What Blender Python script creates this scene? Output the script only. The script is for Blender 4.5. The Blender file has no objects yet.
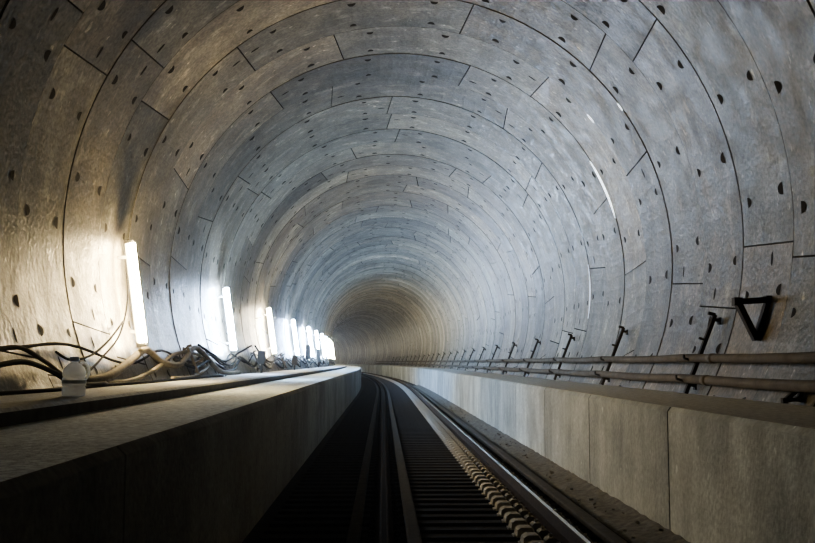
import bpy, bmesh, math, random
from mathutils import Vector, Matrix
random.seed(7)
C=bpy.context.scene.collection
RC=900.0; S0=42.0; CAMZ=1.45
CX=0.25; CZ=2.85; R=3.7; W=1.35
def off(s): return -(max(0,s-S0)**2)/(2*RC)
def P(u,s,z): return Vector((u+off(s),s,z))
def lin(z,side): return CX+side*math.sqrt(R*R-(z-CZ)**2)

# ---------------- materials ----------------
def mat(name,col,rough=.7,metal=0.0,noise=None,bump=0.0,emit=None,estr=0,scale=3.0,tint=False,rv=0.0,patch=0.0,white=0.0,fine=0.0,spec=None,drip=0.0,scuff=0.0,stain=0.0):
    m=bpy.data.materials.new(name); m.use_nodes=True
    nt=m.node_tree; b=nt.nodes['Principled BSDF']
    b.inputs['Roughness'].default_value=rough; b.inputs['Metallic'].default_value=metal
    b.inputs['Base Color'].default_value=(*col,1)
    if spec is not None: b.inputs['Specular IOR Level'].default_value=spec
    if emit:
        b.inputs['Emission Color'].default_value=(*emit,1); b.inputs['Emission Strength'].default_value=estr
    if noise:
        tc=nt.nodes.new('ShaderNodeTexCoord')
        n=nt.nodes.new('ShaderNodeTexNoise'); n.inputs['Scale'].default_value=scale; n.inputs['Detail'].default_value=8; n.inputs['Roughness'].default_value=.65
        nt.links.new(tc.outputs['Object'],n.inputs['Vector'])
        cr=nt.nodes.new('ShaderNodeValToRGB'); cr.color_ramp.elements[0].position=.3; cr.color_ramp.elements[1].position=.7
        cr.color_ramp.elements[0].color=(*noise,1); cr.color_ramp.elements[1].color=(*col,1)
        nt.links.new(n.outputs['Fac'],cr.inputs['Fac'])
        out=cr.outputs['Color']
        def mod(out,sc,detail,lo,hi,mapscale=(1,1,1),fmin=.35,fmax=.65):
            mp=nt.nodes.new('ShaderNodeMapping'); mp.inputs['Scale'].default_value=mapscale; mp.inputs['Location'].default_value=(sc*3.1,sc,sc*7)
            nt.links.new(tc.outputs['Object'],mp.inputs['Vector'])
            n2=nt.nodes.new('ShaderNodeTexNoise'); n2.inputs['Scale'].default_value=sc; n2.inputs['Detail'].default_value=detail
            nt.links.new(mp.outputs['Vector'],n2.inputs['Vector'])
            r2=nt.nodes.new('ShaderNodeMapRange'); r2.inputs['From Min'].default_value=fmin; r2.inputs['From Max'].default_value=fmax
            r2.inputs['To Min'].default_value=lo; r2.inputs['To Max'].default_value=hi
            nt.links.new(n2.outputs['Fac'],r2.inputs['Value'])
            vm=nt.nodes.new('ShaderNodeVectorMath'); vm.operation='SCALE'
            nt.links.new(out,vm.inputs[0]); nt.links.new(r2.outputs['Result'],vm.inputs['Scale']); return vm.outputs['Vector']
        if patch>0: out=mod(out,.45,4,1-patch,1+patch)
        if drip>0: out=mod(out,1.3,6,1-drip,1+drip*.6,(2.6,2.6,.30))
        if stain>0: out=mod(out,1.1,8,1-stain,1.0,(1,1,1),.40,.52)
        if fine>0: out=mod(out,22,4,1-fine,1+fine)
        if white>0: out=mod(out,2.9,7,1.0,1+white,(1,1.6,1),.58,.66)
        if scuff>0: out=mod(out,7.0,3,1.0,1+scuff,(1,1.3,.8),.68,.72)
        if tint:
            at=nt.nodes.new('ShaderNodeAttribute'); at.attribute_name='tint'
            vm=nt.nodes.new('ShaderNodeVectorMath'); vm.operation='MULTIPLY'
            nt.links.new(out,vm.inputs[0]); nt.links.new(at.outputs['Color'],vm.inputs[1]); out=vm.outputs['Vector']
        nt.links.new(out,b.inputs['Base Color'])
        if rv:
            mr=nt.nodes.new('ShaderNodeMapRange'); mr.inputs['From Min'].default_value=.35; mr.inputs['From Max'].default_value=.65
            mr.inputs['To Min'].default_value=rough-rv; mr.inputs['To Max'].default_value=rough+rv
            nt.links.new(n.outputs['Fac'],mr.inputs['Value']); nt.links.new(mr.outputs['Result'],b.inputs['Roughness'])
        if bump:
            n3=nt.nodes.new('ShaderNodeTexNoise'); n3.inputs['Scale'].default_value=scale*6; n3.inputs['Detail'].default_value=6
            nt.links.new(tc.outputs['Object'],n3.inputs['Vector'])
            bp=nt.nodes.new('ShaderNodeBump'); bp.inputs['Strength'].default_value=bump; bp.inputs['Distance'].default_value=.02
            nt.links.new(n3.outputs['Fac'],bp.inputs['Height']); nt.links.new(bp.outputs['Normal'],b.inputs['Normal'])
    return m
M_lin=mat('segment_concrete',(.235,.213,.168),.48,noise=(.145,.131,.102),scale=3.0,bump=.45,tint=True,rv=.10,patch=.2,drip=.24,stain=.32,white=.65,fine=.28,scuff=1.6)
M_joint=mat('segment_joint',(.038,.034,.029),.85,spec=.1)
M_rjoint=mat('ring_joint',(.075,.068,.056),.85,spec=.1)
M_pocket=mat('bolt_pocket',(.028,.025,.020),.9,spec=.1)
M_ledge=mat('ledge_concrete',(.60,.635,.61),.85,noise=(.44,.47,.45),scale=3.5,bump=.5,tint=True,patch=.16,stain=.24,drip=.14,fine=.12,scuff=.5)
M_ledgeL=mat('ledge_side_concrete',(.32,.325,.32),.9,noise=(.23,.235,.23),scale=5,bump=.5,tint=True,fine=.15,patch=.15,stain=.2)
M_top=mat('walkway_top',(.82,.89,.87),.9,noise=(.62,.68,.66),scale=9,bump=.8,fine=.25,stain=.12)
M_duct=mat('duct_concrete',(.58,.59,.57),.9,noise=(.40,.41,.395),scale=10,bump=.6,fine=.2)
M_dtop=mat('ledge_top_concrete',(.70,.70,.66),.9,noise=(.50,.50,.47),scale=10,bump=.6,fine=.2)
M_chan=mat('kerb_face',(.14,.138,.132),.9,noise=(.09,.088,.084),scale=8,spec=.1)
M_floor=mat('floor_slab',(.050,.047,.046),.95,noise=(.036,.033,.033),scale=6,bump=.5,spec=.1)
M_gut=mat('gutter_debris',(.26,.25,.225),.95,noise=(.10,.095,.085),scale=14,bump=.9)
M_sleep=mat('sleeper_mat',(.050,.047,.045),.9,noise=(.036,.033,.032),scale=8,bump=.4,spec=.1)
M_strip=mat('strip_mat',(.12,.116,.11),.9,noise=(.08,.077,.073),scale=9,bump=.3,spec=.1)
M_rail=mat('rail_rust',(.06,.045,.036),.85,noise=(.03,.023,.02),scale=12,spec=.08)
M_head=mat('rail_head',(.85,.87,.9),.2,metal=1)
M_headd=mat('rail_head_dull',(.03,.026,.024),.9,spec=.05)
M_fast=mat('fastener_dust',(.50,.485,.45),.85,noise=(.36,.35,.32),scale=20)
M_fastd=mat('fastener_dark',(.05,.045,.042),.9,noise=(.03,.027,.025),scale=20,spec=.1)
M_steel=mat('dirty_steel',(.065,.057,.049),.8,noise=(.04,.034,.029),spec=.2,scale=15)
M_pipe=mat('pipe_mat',(.165,.145,.12),.8,noise=(.10,.088,.07),scale=5,spec=.15)
M_cable=mat('cable_black',(.012,.012,.013),.9,spec=.04)
M_cable2=mat('cable_grey',(.05,.047,.044),.9,spec=.05)
M_hose=mat('hose_beige',(.25,.225,.185),.9,noise=(.15,.135,.11),scale=10,spec=.03)
M_house=mat('lamp_housing',(.45,.45,.45),.5)
M_plastic=mat('jug_plastic',(.90,.92,.92),.35)
M_band=mat('jug_band',(.55,.62,.70),.5)
M_blue=mat('jug_blue',(.35,.45,.65),.4)
M_refl=mat('painted_reflection',(.9,.92,.95),.2,emit=(.85,.92,1),estr=2.4)  # white emission paints the lamp reflections on the lining
M_refl2=mat('painted_reflection_dim',(.8,.84,.9),.2,emit=(.75,.85,1),estr=.8)  # dimmer version of the painted reflection

def newobj(name,verts,faces,mats,fm=None,smooth=False,tints=None,parent=None):
    me=bpy.data.meshes.new(name); me.from_pydata([tuple(v) for v in verts],[],faces)
    for m in mats: me.materials.append(m)
    if fm: me.polygons.foreach_set('material_index',fm)
    if smooth: me.polygons.foreach_set('use_smooth',[True]*len(faces))
    if tints is not None:
        a=me.attributes.new('tint','FLOAT_COLOR','FACE')
        flat=[]
        for t in tints: flat+= [t[0],t[1],t[2],1]
        a.data.foreach_set('color',flat)
    me.update()
    o=bpy.data.objects.new(name,me); C.objects.link(o)
    if parent: o.parent=parent
    return o
def meta(o,label,cat,group=None,kind=None):
    o['label']=label; o['category']=cat
    if group:o['group']=group
    if kind:o['kind']=kind
    return o
class MB:
    def __init__(s): s.v=[];s.f=[];s.m=[];s.t=[]
    def add(s,vs,fs,m=0,t=(1,1,1)):
        n=len(s.v); s.v+=list(vs)
        for f in fs: s.f.append([i+n for i in f]); s.m.append(m); s.t.append(t)
    def box(s,c,size,m=0,ax=None):
        X,Y,Z=ax or (Vector((1,0,0)),Vector((0,1,0)),Vector((0,0,1)))
        c=Vector(c);vs=[]
        for i in(-1,1):
            for j in(-1,1):
                for k in(-1,1): vs.append(c+X*(i*size[0]/2)+Y*(j*size[1]/2)+Z*(k*size[2]/2))
        s.add(vs,[(0,1,3,2),(4,6,7,5),(0,4,5,1),(2,3,7,6),(0,2,6,4),(1,5,7,3)],m)
    def bar(s,a,b,w,m=0,n=None):
        a=Vector(a);b=Vector(b); Z=(b-a).normalized(); h=Vector((0,1,0)) if abs(Z.y)<.9 else Vector((1,0,0))
        X=Z.cross(h).normalized(); Y=Z.cross(X); s.box((a+b)/2,(w,n or w,(b-a).length),m,(X,Y,Z))
    def tube(s,pts,r,m=0,n=10,cap=True):
        pts=[Vector(p) for p in pts]; vs=[];fs=[]
        N=len(pts); prev=None
        for i,p in enumerate(pts):
            t=(pts[min(i+1,N-1)]-pts[max(i-1,0)]).normalized()
            if prev is None:
                h=Vector((0,0,1)) if abs(t.z)<.9 else Vector((1,0,0)); x=t.cross(h).normalized()
            else:
                x=(prev-t*prev.dot(t)).normalized()
            prev=x; y=t.cross(x)
            rr=r[i] if isinstance(r,(list,tuple)) else r
            for k in range(n):
                a=2*math.pi*k/n; vs.append(p+x*math.cos(a)*rr+y*math.sin(a)*rr)
        for i in range(N-1):
            for k in range(n):
                k2=(k+1)%n; fs.append((i*n+k,i*n+k2,(i+1)*n+k2,(i+1)*n+k))
        if cap: fs.append(tuple(range(n-1,-1,-1))); fs.append(tuple((N-1)*n+k for k in range(n)))
        s.add(vs,fs,m)
    def obj(s,name,mats,smooth=False,tint=False,parent=None):
        return newobj(name,s.v,s.f,mats,s.m,smooth,s.t if tint else None,parent)

# ---------------- tunnel lining ----------------
mb=MB()
T0=math.radians(36); T1=math.radians(324)
def LP(th,s,r): return P(CX+r*math.sin(th),s,CZ-r*math.cos(th))
segs=[0,52,104,156,208,260,312,338]
def half(th,s,d,ws,wt,r,full=False):
    vs=[];N=10
    for i in range(N+ (0 if full else 1)):
        a=(2*math.pi*i/N) if full else math.pi*i/N
        if full: x=math.cos(a)*ws; t=math.sin(a)*wt
        else: x=math.sin(a)*ws*d; t=math.cos(a)*wt
        vs.append(LP(th+t/r,s+x,r))
    mb.add(vs,[tuple(range(len(vs)))],2)
def ring(k):
    rnd=random.Random(k*13+5)
    s0=k*W; s1=s0+W
    rot=(k%2)*26+(k%3)*17+rnd.choice([0,6,-8,31])
    g=.013 if k<14 else .018; dt=.009/R; ro=R+.014
    rt=(1.12 if k%2 else .90)*rnd.uniform(.84,1.14)
    roff=(.003 if k%2 else -.003)
    step=3.2 if k<60 else 8
    bounds=[]
    for i,a in enumerate(segs):
        sl=(1.6 if i%2 else -1.6)
        if i>=6: sl=3.5*(1 if i==6 else -1)
        bounds.append((a+rot,sl))
    n=len(bounds)
    for i in range(n):
        a0,l0=bounds[i]; a1,l1=bounds[(i+1)%n]
        if i==n-1: a1+=360
        tv=rt*rnd.uniform(.62,1.34); wv=rnd.uniform(-.05,.05)
        tint=(tv*(1+wv),tv,tv*(1-wv)); ri=R+roff+rnd.uniform(-.003,.003)
        nu=max(3,int((a1-a0)/step))
        for sh in (-360,0,360):
            A0=math.radians(a0+sh);A1=math.radians(a1+sh);L0=math.radians(l0);L1=math.radians(l1)
            if A1<T0-.2 or A0>T1+.2: continue
            ss=[s0,s0+g,(s0+s1)/2,s1-g,s1]
            vs=[]
            for j,s in enumerate(ss):
                f=(s-s0)/W-.5
                b0=A0+L0*f;b1=A1+L1*f
                row=[b0,b0+dt]+[b0+dt+(b1-b0-2*dt)*q/nu for q in range(1,nu)]+[b1-dt,b1]
                for q,th in enumerate(row):
                    edge = j in(0,4) or q in(0,len(row)-1)
                    vs.append(LP(min(max(th,T0),T1),s,ro if edge else ri))
            base=len(mb.v); mb.v+=vs; nr=len(row)
            for j in range(4):
                for q in range(nr-1):
                    idx=[j*nr+q,j*nr+q+1,(j+1)*nr+q+1,(j+1)*nr+q]
                    if (vs[idx[0]]-vs[idx[1]]).length<1e-5 and (vs[idx[2]]-vs[idx[3]]).length<1e-5: continue
                    mb.f.append([base+x for x in idx[::-1]])
                    mb.m.append(1 if q in(0,nr-2) else 3 if j in(0,3) else 0); mb.t.append(tint)
            if k<45 and (a1-a0)>30:
                span=A1-A0
                for fr in (.15,.5,.85):
                    th=A0+span*fr
                    if th<T0+.1 or th>T1-.1: continue
                    for sc,d in((s0+.20,1),(s1-.20,-1)):
                        q=rnd.uniform(.85,1.15)
                        half(th,sc,d,.11*q,.056*q,ri-.004)
                for fr in (.05,.95):
                    th=A0+span*fr
                    if T0<th<T1 and rnd.random()<.5:
                        half(th,s0+W*rnd.choice([.38,.62]),1,.030,.075,ri-.004,full=True)
for k in range(-10,245): ring(k)
o=mb.obj('wall_tunnel',[M_lin,M_joint,M_pocket,M_rjoint],tint=True); o['kind']='structure'
meta(o,'curved precast concrete segment tunnel lining with bolt pockets','tunnel wall')

# ---------------- sweeps ----------------
def slist(a,b,st):
    n=int(round((b-a)/st)); return [a+(b-a)*i/n for i in range(n+1)]
def sweep(name,prof,ss,mats,pm=None,closed=True,parent=None,smooth=False):
    m=MB();n=len(prof)
    for s in ss:
        for u,z in prof: m.v.append(P(u,s,z))
    E=n if closed else n-1
    for i in range(len(ss)-1):
        for k in range(E):
            k2=(k+1)%n
            m.f.append([i*n+k,(i+1)*n+k,(i+1)*n+k2,i*n+k2]); m.m.append(pm[k] if pm else 0); m.t.append((1,1,1))
    if closed:
        m.f.append(list(range(n))); m.m.append(0); m.t.append((1,1,1))
        m.f.append([(len(ss)-1)*n+k for k in range(n-1,-1,-1)]); m.m.append(0); m.t.append((1,1,1))
    return m.obj(name,mats,smooth=smooth,tint=True,parent=parent)
S=slist(-8,325,3)
o=sweep('floor',[(-1.9,-.3),(-1.9,.03),(2.6,.03),(2.6,-.3)],S,[M_floor]); o['kind']='structure'; meta(o,'dark concrete track slab','floor')

def panel_walk(name,profF,profI,mats,pm,pl,parent=None,seed=1,jt=.35,start=-8.0,tv=(.85,1.12)):
    rnd=random.Random(seed); m=MB(); n=len(profF); rows=[];a=start; ts=[]
    while a<322:
        rows+= [(a,profI),(a+.015,profF),(a+pl-.015,profF)]; ts+=['J',(rnd.uniform(*tv)),'J']; a+=pl
    rows.append((a,profI))
    for s,pr in rows:
        for u,z in pr: m.v.append(P(u,s,z))
    for i in range(len(rows)-1):
        t=ts[i]; q=jt if t=='J' else t
        for k in range(n):
            k2=(k+1)%n
            m.f.append([i*n+k,(i+1)*n+k,(i+1)*n+k2,i*n+k2]); m.m.append(pm[k]); m.t.append((q,q,q))
    return m.obj(name,mats,tint=True,parent=parent)
j=.018
UR=2.30
pf=[(UR,0),(UR,1.05),(UR+.03,1.09),(3.5,1.09),(2.6,0)]
pi=[(UR+j,0),(UR+j,1.04),(UR+.03+j,1.075),(3.5,1.075),(2.6,0)]
o=panel_walk('concrete_walkway',pf,pi,[M_ledge,M_dtop],[0,0,1,0,0],3.1,seed=3,start=-7.4,tv=(.78,1.14))
meta(o,'raised pale grey concrete side walkway with jointed panels','walkway')
UL=-1.11
e=bpy.data.objects.new('concrete_walkway',None); C.objects.link(e); e.location=P(-2.2,10,0)
meta(e,'wide stepped concrete walkway with cable duct step along wall','walkway')
j=.008
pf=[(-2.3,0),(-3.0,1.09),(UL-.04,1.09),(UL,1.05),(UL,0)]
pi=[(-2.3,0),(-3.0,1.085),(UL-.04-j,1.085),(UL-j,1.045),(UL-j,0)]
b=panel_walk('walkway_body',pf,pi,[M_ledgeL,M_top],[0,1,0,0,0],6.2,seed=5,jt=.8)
b2=sweep('cable_duct',[(-3.0,1.092),(-3.05,1.19),(-2.13,1.19),(-2.10,1.17),(-2.10,1.092)],S,[M_duct,M_chan],pm=[1,0,0,1,1])
for x in(b,b2):
    x.parent=e; x.matrix_parent_inverse=Matrix.Translation(-Vector(e.location))
rnd=random.Random(3); m=MB(); us=[1.95,2.0,2.06,2.14,2.22,2.295]; ss=slist(-3,60,.15)
for s in ss:
    for q,u in enumerate(us): m.v.append(P(u+(rnd.uniform(-.012,.012) if 0<q<5 else 0),s,[.03,.045,.055,.065,.08,.11][q]+(rnd.uniform(-.008,.010) if q else 0)))
for i in range(len(ss)-1):
    for q in range(5):
        m.f.append([i*6+q,i*6+q+1,i*6+q+7,i*6+q+6]); m.m.append(0); m.t.append((1,1,1))
for q in range(90):
    s=7+rnd.random()**1.6*30; u=rnd.uniform(1.97,2.25); r=rnd.uniform(.008,.022); c=P(u,s,.06+.15*(u-1.97)+r*.3)
    A=Vector((rnd.uniform(-1,1),rnd.uniform(-1,1),rnd.uniform(-.4,.4))).normalized(); B=A.cross(Vector((0,0,1))).normalized(); Cc=A.cross(B)
    m.box(c,(r*2,r*1.4,r),0,(A,B,Cc))
o=m.obj('gutter_rubble',[M_gut]); meta(o,'rough mortar fillet with small rubble along wall foot','rubble',kind='stuff')

# ---------------- track ----------------
GL=.015; GR=1.43; RT=.205
def rail_prof(u):
    r=[(-.075,.068),(-.075,.076),(-.012,.09),(-.009,.16),(-.035,.17),(-.036,.196),(-.026,RT-.002),(-.020,RT),(.014,RT),(.028,RT-.002),(.036,.196),(.035,.17),(.009,.16),(.012,.09),(.075,.076),(.075,.068)]
    return [(u+a,b) for a,b in r]
pmr=[0]*16; pmr[7]=1
for u,hm,lab in((GL,M_headd,'dull dark steel running rail on slab'),(GR,M_head,'steel running rail with bright polished head')):
    o=sweep('rail',rail_prof(u),slist(-3,300,2),[M_rail,hm],pm=pmr); meta(o,lab,'rail','running rails')
for u,w,lab in((GL-.24,.10,'low pale longitudinal strip beside dark rail'),(GL+.23,.11,'low pale longitudinal strip beside dark rail'),(1.78,.12,'grey longitudinal strip outside shiny rail')):
    o=sweep('guard_strip',[(u-w/2,.058),(u-w/2,.10),(u-w/2+.015,.11),(u+w/2-.015,.11),(u+w/2,.10),(u+w/2,.058)],slist(-3,200,2),[M_strip]); meta(o,lab,'track strip','longitudinal track strips')
def sleeper_mesh(m,o0=Vector((0,0,0))):
    a=(-.98,1.88); h=.055; y=.075
    vs=[Vector((a[0],-y-.015,.028)),Vector((a[1],-y-.015,.028)),Vector((a[1],-y,h)),Vector((a[0],-y,h)),Vector((a[0],y+.015,.028)),Vector((a[1],y+.015,.028)),Vector((a[1],y,h)),Vector((a[0],y,h))]
    m.add([v+o0 for v in vs],[(0,1,2,3),(3,2,6,7),(7,6,5,4),(0,3,7,4),(1,5,6,2),(0,4,5,1)])
SP=.36; s_first=6.4
sl=[s_first+SP*i for i in range(100)]
far=[s_first+SP*i for i in range(100,320)]
def repeat(name,fn,mats,label,cat,group,smooth=False):
    m=MB(); fn(m); o0=None
    for s in sl:
        if o0 is None:
            o0=m.obj(name,mats,smooth); o0.location=P(0,s,0); o=o0
        else:
            o=o0.copy(); o.location=P(0,s,0); C.objects.link(o)
        meta(o,label,cat,group)
    m=MB()
    for s in far: fn(m,P(0,s,0))
    o=m.obj(name,mats,smooth); meta(o,label,cat,group,'stuff')
repeat('sleeper',sleeper_mesh,[M_sleep],'dark dusty track sleeper set in slab','sleeper','track sleepers')
def fast(u,big):
    def f(m,o0=Vector((0,0,0))):
        lo=u-.38 if big else u-.13
        hi=u+.19 if big else u+.13
        m.box(o0+Vector(((lo+hi)/2,0,.061)),((hi-lo),.12,.012))
        for sd in(-1,1):
            c=u+sd*(.135 if big else .10)
            w=1 if big else .6
            B=[(-.045*w,.056),(-.045*w,.085),(-.025*w,.105),(.025*w,.105),(.045*w,.085),(.045*w,.056)]
            vs=[]
            for y in(-.06,.06):
                for a,z in B: vs.append(o0+Vector((c+a,y,z)))
            fs=[(i,i+1,i+7,i+6) for i in range(5)]+[(0,1,2,3,4,5),(6,7,8,9,10,11)]
            m.add(vs,fs)
            m.tube([o0+Vector((c,0,.09)),o0+Vector((c,0,.13))],.016,n=6)
        if big:
            B=[(-.08,.056),(-.07,.11),(-.04,.13),(.04,.13),(.065,.11),(.075,.056)]
            vs=[]
            for y in(-.105,.105):
                for a,z in B: vs.append(o0+Vector((u-.28+a,y*(.7 if z>.1 else 1),z)))
            m.add(vs,[(i,i+1,i+7,i+6) for i in range(5)]+[(0,1,2,3,4,5),(6,7,8,9,10,11)])
    return f
repeat('rail_fastener',fast(GR,True),[M_fast],'dusty pale rail fastening block with clips','rail fastener','fasteners of the shiny rail')
repeat('rail_fastener',fast(GL,False),[M_fastd],'small dark rail clip on sleeper','rail fastener','fasteners of the dark rail')

# ---------------- pipes and brackets ----------------
def pipe(z,u,r,label):
    pts=[]
    for s in slist(4,130,1.075):
        ph=((s-11.2)/4.3)%1
        pts.append(P(u,s,z-.02*math.sin(math.pi*ph)))
    m=MB(); m.tube(pts,r,n=12)
    for q in range(8):
        s=10.5+q*8.6; m.tube([P(u,s-.07,z-.012),P(u,s+.07,z-.012)],r*1.12,n=12)
    o=m.obj('wall_pipe',[M_pipe],smooth=True); meta(o,label,'pipe','pipes along the wall'); return o
pipe(1.50,3.47,.046,'dusty brown steel pipe carried on wall brackets, upper run')
pipe(1.27,3.40,.050,'dusty brown steel pipe carried on wall brackets, lower run')
def bracket_fn(m,side=1,h0=1.10,h1=1.98):
    u0=lin(h0,side)-side*.12; u1=lin(h1,side)-side*.10
    a=Vector((u0,0,h0)); b=Vector((u1,0,h1))
    m.bar(a,b,.04,n=.06)
    d=(b-a).normalized()
    nrm=Vector((-side*d.z*1,0,side*d.x)) ; nrm= nrm if nrm.x*side<0 else -nrm
    for f in(.12,.95):
        p=a+(b-a)*f; q=p-nrm*.07; m.bar(p,q,.03,n=.05)
        m.box(q,(.02,.08,.08))
    for f in ((.13,.39,.68) if side>0 else (.4,)):
        p=a+(b-a)*f; q=p+nrm*(.16 if f<.5 else .08)-Vector((0,0,.01)); m.bar(p,q,.024,n=.035)
        if f<.5: m.bar(q,q+Vector((0,0,.04)),.02,n=.03)
    m.bar(b,b+nrm*.08-Vector((0,0,.01)),.034,n=.05)
def brackets(side,slst,label,group,h0,h1):
    m=MB(); bracket_fn(m,side,h0,h1); o0=None
    for s in slst:
        if o0 is None: o=o0=m.obj('cable_bracket',[M_steel])
        else: o=o0.copy(); C.objects.link(o)
        o.location=P(0,s,0); meta(o,label,'bracket',group)
brackets(1,[11.2+4.3*i for i in range(24)],'dirty grey-brown steel pipe bracket bolted to lining','pipe brackets',1.10,1.98)
brackets(-1,[16.3,24.6,31,40,48,56],'short dirty steel cable hanger bolted to lining','cable hangers',1.25,1.70)
def tri(name,pts,w,label):
    m=MB()
    for i in range(3): m.bar(pts[i],pts[(i+1)%3],w,n=w*1.4)
    for p in pts[:2]: m.box(p,(w*1.4,w*1.6,w*1.4))
    o=m.obj(name,[M_steel]); meta(o,label,'bracket'); return o
s=9.9
tri('triangular_bracket',[P(3.54,s,2.05),P(3.86,s,2.07),P(3.72,s,1.67)],.058,'dark triangular steel bracket on lining above pipes')
s=8.4
tri('triangular_bracket',[P(3.38,s,1.125),P(3.50,s,1.14),P(3.57,s,1.28)],.032,'dark triangular strut standing on walkway under pipes')

# ---------------- lamps ----------------
def lampmat(name,c,st): return mat(name,(.9,.9,.9),.3,emit=c,estr=st)
warm=(1,.76,.40); cool2=(.55,.73,1.0); cool=(.48,.67,1.0); neu=(1,.86,.58); wt=(1,.90,.66)
lamps=[(13.0,warm,240),(20.9,cool2,450),(28.7,neu,290),(36.5,cool,540),(44,cool,620),(49.5,cool,500),(55,cool,430),(60.5,cool2,300),(66,neu,200),(72,wt,150),(78,wt,130),(87,wt,120),(96,wt,120),(108,wt,120),(122,wt,120),(138,wt,120),(156,wt,120),(176,wt,120),(196,wt,120),(218,wt,120),(242,wt,120),(270,wt,120)]
for i,(s,c,st) in enumerate(lamps):
    em=lampmat('tube_light_%s'%chr(97+i),c,st)
    zb,zt=1.64,3.02
    e=bpy.data.objects.new('tube_lamp',None); C.objects.link(e)
    ub=lin(zb,-1)+.12; ut=lin(zt,-1)+.12
    A=Vector((ub,0,zb));B=Vector((ut,0,zt)); e.location=P(0,s,0)
    d=(B-A).normalized(); nrm=Vector((d.z,0,-d.x))
    m=MB(); m.bar(A-nrm*.02,B-nrm*.02,.025,n=.05)
    m.box(A+(B-A)*.15-nrm*.06,(.10,.04,.04)); m.box(A+(B-A)*.85-nrm*.08,(.14,.04,.04))
    m.obj('lamp_housing',[M_house],parent=e)
    for dy in(-.07,.07):
        m=MB(); m.tube([A+d*.05+nrm*(.05-dy*.35)+Vector((0,dy,0)),B-d*.05+nrm*(.05-dy*.35)+Vector((0,dy,0))],.038,n=10)
        m.obj('fluorescent_tube',[em],smooth=True,parent=e)
    for q in(A+d*.03,B-d*.03):
        m=MB(); m.box(q+nrm*.04,(.11,.20,.04),0,(nrm,Vector((0,1,0)),d)); m.obj('end_cap',[M_house],parent=e)
    meta(e,('warm yellow' if c==warm else 'cool white' if c in(cool,cool2) else 'white')+' vertical twin fluorescent tube lamp on lining','lamp','tunnel wall lamps')

# ---------------- cables, hoses ----------------
def smoothpts(p,n=6):
    out=[];p=[Vector(x) for x in p]; q=[p[0]]+p+[p[-1]]
    for i in range(1,len(q)-2):
        for t in range(n):
            t/=n; a,b,c,d=q[i-1:i+3]
            out.append(.5*((2*b)+(c-a)*t+(2*a-5*b+4*c-d)*t*t+(3*b-a-3*c+d)*t**3))
    out.append(p[-1]); return out
def cable(name,pts,r,m_,label,group=None,cat='cable'):
    m=MB(); m.tube(smoothpts(pts),r,n=8); o=m.obj(name,[m_],smooth=True); meta(o,label,cat,group); return o
def onw(px,py,u=None,gap=.08):
    a=(px-383)/1000; b=(362-py)/1000; s=10
    for _ in range(40):
        z=max(1.23,CAMZ+b*s); uu=lin(z,-1)+gap; s=uu/a if a<0 else 10
    return P(uu,s,max(1.225,CAMZ+b*s))
for ci in range(3):
    rnd=random.Random(ci+40); pts=[]; s=6.0 if ci<1 else 15.0; z=1.64-(ci%3)*.08
    while s<75:
        zz=z+rnd.uniform(-.03,.03); pts.append(P(lin(zz,-1)+.05+.02*ci,s,zz))
        L=rnd.uniform(3.0,4.4); zd=max(1.27,zz-rnd.uniform(.08,.26)); pts.append(P(lin(zd,-1)+.05+.02*ci,s+L*.5,zd)); s+=L
    cable('power_cable',pts,.016+.005*(ci%3),M_cable if ci%2==0 else M_cable2,'dark cable drooping along the lining above duct','wall cables')
cable('hose',[onw(88,381),onw(112,376,gap=.12),onw(132,362),onw(148,350),onw(164,362),onw(182,364),onw(196,348),onw(208,357),onw(222,371),onw(240,373)],.048,M_hose,'thick dusty grey-beige hose looping along the lining',cat='hose')
cable('hose',[onw(108,380,gap=.12),onw(130,383,gap=.12),onw(155,371),onw(178,354),onw(198,354),onw(210,366),onw(196,376,gap=.12),onw(175,380,gap=.14)],.028,M_hose,'beige hose hanging in a loose loop',cat='hose')
cable('power_cable',[onw(60,352),onw(75,360),onw(95,355),onw(112,340),onw(125,322)],.013,M_cable,'black lamp supply cable rising to first lamp','wall cables')
cable('power_cable',[onw(128,240),onw(127,265),onw(129,300),onw(122,335),onw(105,358),onw(92,372)],.012,M_cable,'black lead hanging from lamp top','wall cables')
cable('power_cable',[onw(0,350),onw(25,348),onw(50,362),onw(70,376),onw(95,384,gap=.15)],.020,M_cable2,'grey cable dropping onto the duct','wall cables')
cable('power_cable',[onw(0,366),onw(30,362),onw(58,372),onw(80,384,gap=.15),onw(110,386,gap=.2)],.024,M_cable,'thick black cable drooping onto the duct','wall cables')
cable('power_cable',[P(-2.85,6.3,1.21),P(-2.92,7.5,1.21),P(-2.85,8.8,1.21),P(-2.9,10.5,1.21),P(-2.8,12,1.21),P(-2.85,14.5,1.21),P(-2.8,18,1.21)],.017,M_cable,'black cable lying along the duct top','duct cables')
cable('power_cable',[onw(200,345),onw(214,354),onw(226,361),onw(240,353),onw(252,346)],.022,M_cable,'black cable slung between hangers','wall cables')
cable('power_cable',[onw(256,346),onw(262,354),onw(272,362),onw(285,354)],.024,M_cable,'black cable slung between hangers','wall cables')
def dbox(s,z,label,w=.3,h=.42):
    u=lin(z,-1)+.30; c=P(u,s,z)
    e=bpy.data.objects.new('distribution_box',None); C.objects.link(e); e.location=c; meta(e,label,'electrical box')
    m=MB(); m.box((0,0,0),(.16,w,h)); m.box((0,0,h/2+.01),(.19,w+.03,.02))
    for y in(-.08,.08): m.bar((0,y,-h/2),(0,y,1.19-z),.03)
    m.obj('box_body',[M_cable2],parent=e)
    m=MB(); m.box((.085,0,0),(.012,w-.05,h-.06)); m.box((.10,-w*.32,0),(.02,.02,.07)); m.obj('box_door',[M_steel],parent=e)
dbox(40.5,1.85,'black electrical box on legs beside wall lamp',.4,.55)
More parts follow.
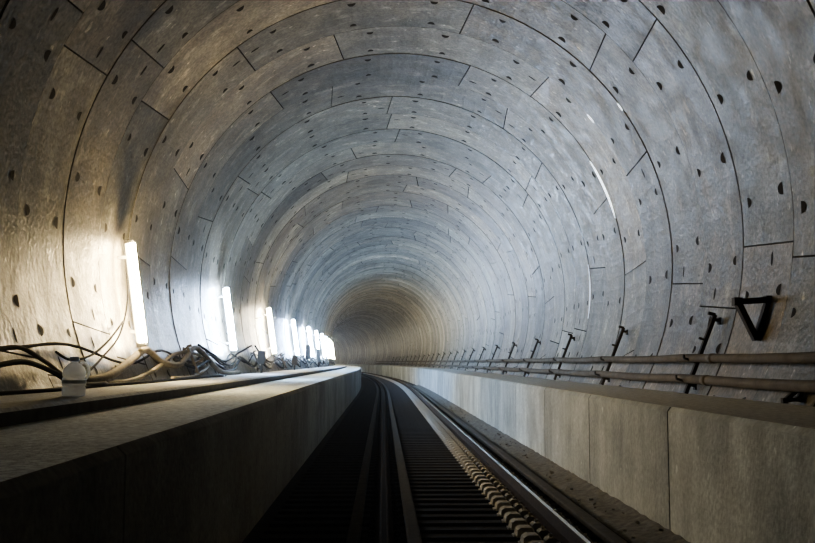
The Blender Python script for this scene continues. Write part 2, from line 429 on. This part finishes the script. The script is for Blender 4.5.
dbox(24.2,1.55,'small dark electrical box on legs on duct',.25,.3)
dbox(33.0,1.50,'low dark electrical box on legs on duct',.3,.3)
dbox(46.8,1.75,'dark electrical cabinet on legs near far lamps',.45,.6)

# ---------------- jug ----------------
e=bpy.data.objects.new('plastic_jug',None); C.objects.link(e); e.location=P(-2.36,7.75,1.19)
meta(e,'translucent white plastic jug with blue cap standing on duct','jug')
def lathe(prof,n=20):
    m=MB();vs=[];fs=[]
    for r,z in prof:
        r*=1.1; z*=1.06
        for k in range(n):
            a=2*math.pi*k/n; vs.append(Vector((r*math.cos(a),r*.85*math.sin(a),z)))
    for i in range(len(prof)-1):
        for k in range(n):
            k2=(k+1)%n; fs.append((i*n+k,i*n+k2,(i+1)*n+k2,(i+1)*n+k))
    fs.append(tuple(range(n-1,-1,-1))); fs.append(tuple((len(prof)-1)*n+k for k in range(n)))
    m.add(vs,fs); return m
nt=M_plastic.node_tree; b=nt.nodes['Principled BSDF']
tr=nt.nodes.new('ShaderNodeBsdfTranslucent'); tr.inputs['Color'].default_value=(.97,.98,.99,1)
mx=nt.nodes.new('ShaderNodeMixShader'); mx.inputs[0].default_value=.75
nt.links.new(b.outputs[0],mx.inputs[1]); nt.links.new(tr.outputs[0],mx.inputs[2]); nt.links.new(mx.outputs[0],nt.nodes['Material Output'].inputs['Surface'])
lathe([(.072,0),(.08,.012),(.08,.06),(.074,.068),(.08,.076),(.08,.13),(.073,.139),(.08,.148),(.08,.175),(.068,.205),(.045,.228),(.026,.24),(.026,.252)]).obj('jug_body',[M_plastic],smooth=True,parent=e)
lathe([(.031,.25),(.032,.255),(.032,.278),(.028,.283)]).obj('cap',[M_blue],smooth=True,parent=e)
m=MB(); m.tube(smoothpts([(.045,0,.25),(.085,0,.25),(.108,0,.21),(.108,0,.16),(.086,0,.13)],5),.011,n=8); m.obj('handle',[M_plastic],smooth=True,parent=e)
lathe([(.0815,.092),(.0825,.094),(.0825,.114),(.0815,.116)]).obj('label_band',[M_band],smooth=True,parent=e)

def arc(s,t0,t1,w,m_,label):  # thin glowing strip added to paint a lamp reflection on the lining
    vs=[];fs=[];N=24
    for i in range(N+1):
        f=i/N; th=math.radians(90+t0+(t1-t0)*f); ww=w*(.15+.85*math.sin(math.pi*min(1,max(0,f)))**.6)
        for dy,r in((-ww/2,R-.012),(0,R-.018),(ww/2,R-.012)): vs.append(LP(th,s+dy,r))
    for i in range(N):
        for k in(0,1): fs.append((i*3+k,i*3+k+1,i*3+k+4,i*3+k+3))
    o=newobj('reflection_strip',vs,fs,[m_],smooth=True); meta(o,label,'reflection strip','painted lamp reflections on lining')
arc(16.2,15,31,.11,M_refl,'bright white glowing strip painting a lamp reflection along ring joint')
arc(18.9,-9,7,.10,M_refl2,'faint pale strip painting a lamp reflection along ring joint')
arc(14.85,37,39.5,.06,M_refl,'short painted glint strip on ring joint')
arc(13.5,34,36,.05,M_refl,'short painted glint strip on ring joint')

# ---------------- camera / world ----------------
cam=bpy.data.cameras.new('camera'); co=bpy.data.objects.new('camera',cam); C.objects.link(co)
cam.sensor_width=36; cam.lens=1000/815*36; cam.clip_end=500
co.location=(0,0,CAMZ); co.rotation_euler=(math.pi/2+math.atan(.0905),0,-.0245)
bpy.context.scene.camera=co
w=bpy.data.worlds.new('world'); bpy.context.scene.world=w; w.use_nodes=True
w.node_tree.nodes['Background'].inputs[0].default_value=(.92,.92,.86,1); w.node_tree.nodes['Background'].inputs[1].default_value=1.2
vs=w.node_tree.nodes.new('ShaderNodeVolumeScatter'); vs.inputs['Density'].default_value=.0007; vs.inputs['Anisotropy'].default_value=.8
w.node_tree.links.new(vs.outputs[0],w.node_tree.nodes['World Output'].inputs['Volume'])
try:
    bpy.context.scene.view_settings.look='AgX - Medium High Contrast'
except Exception as ex: print(ex)
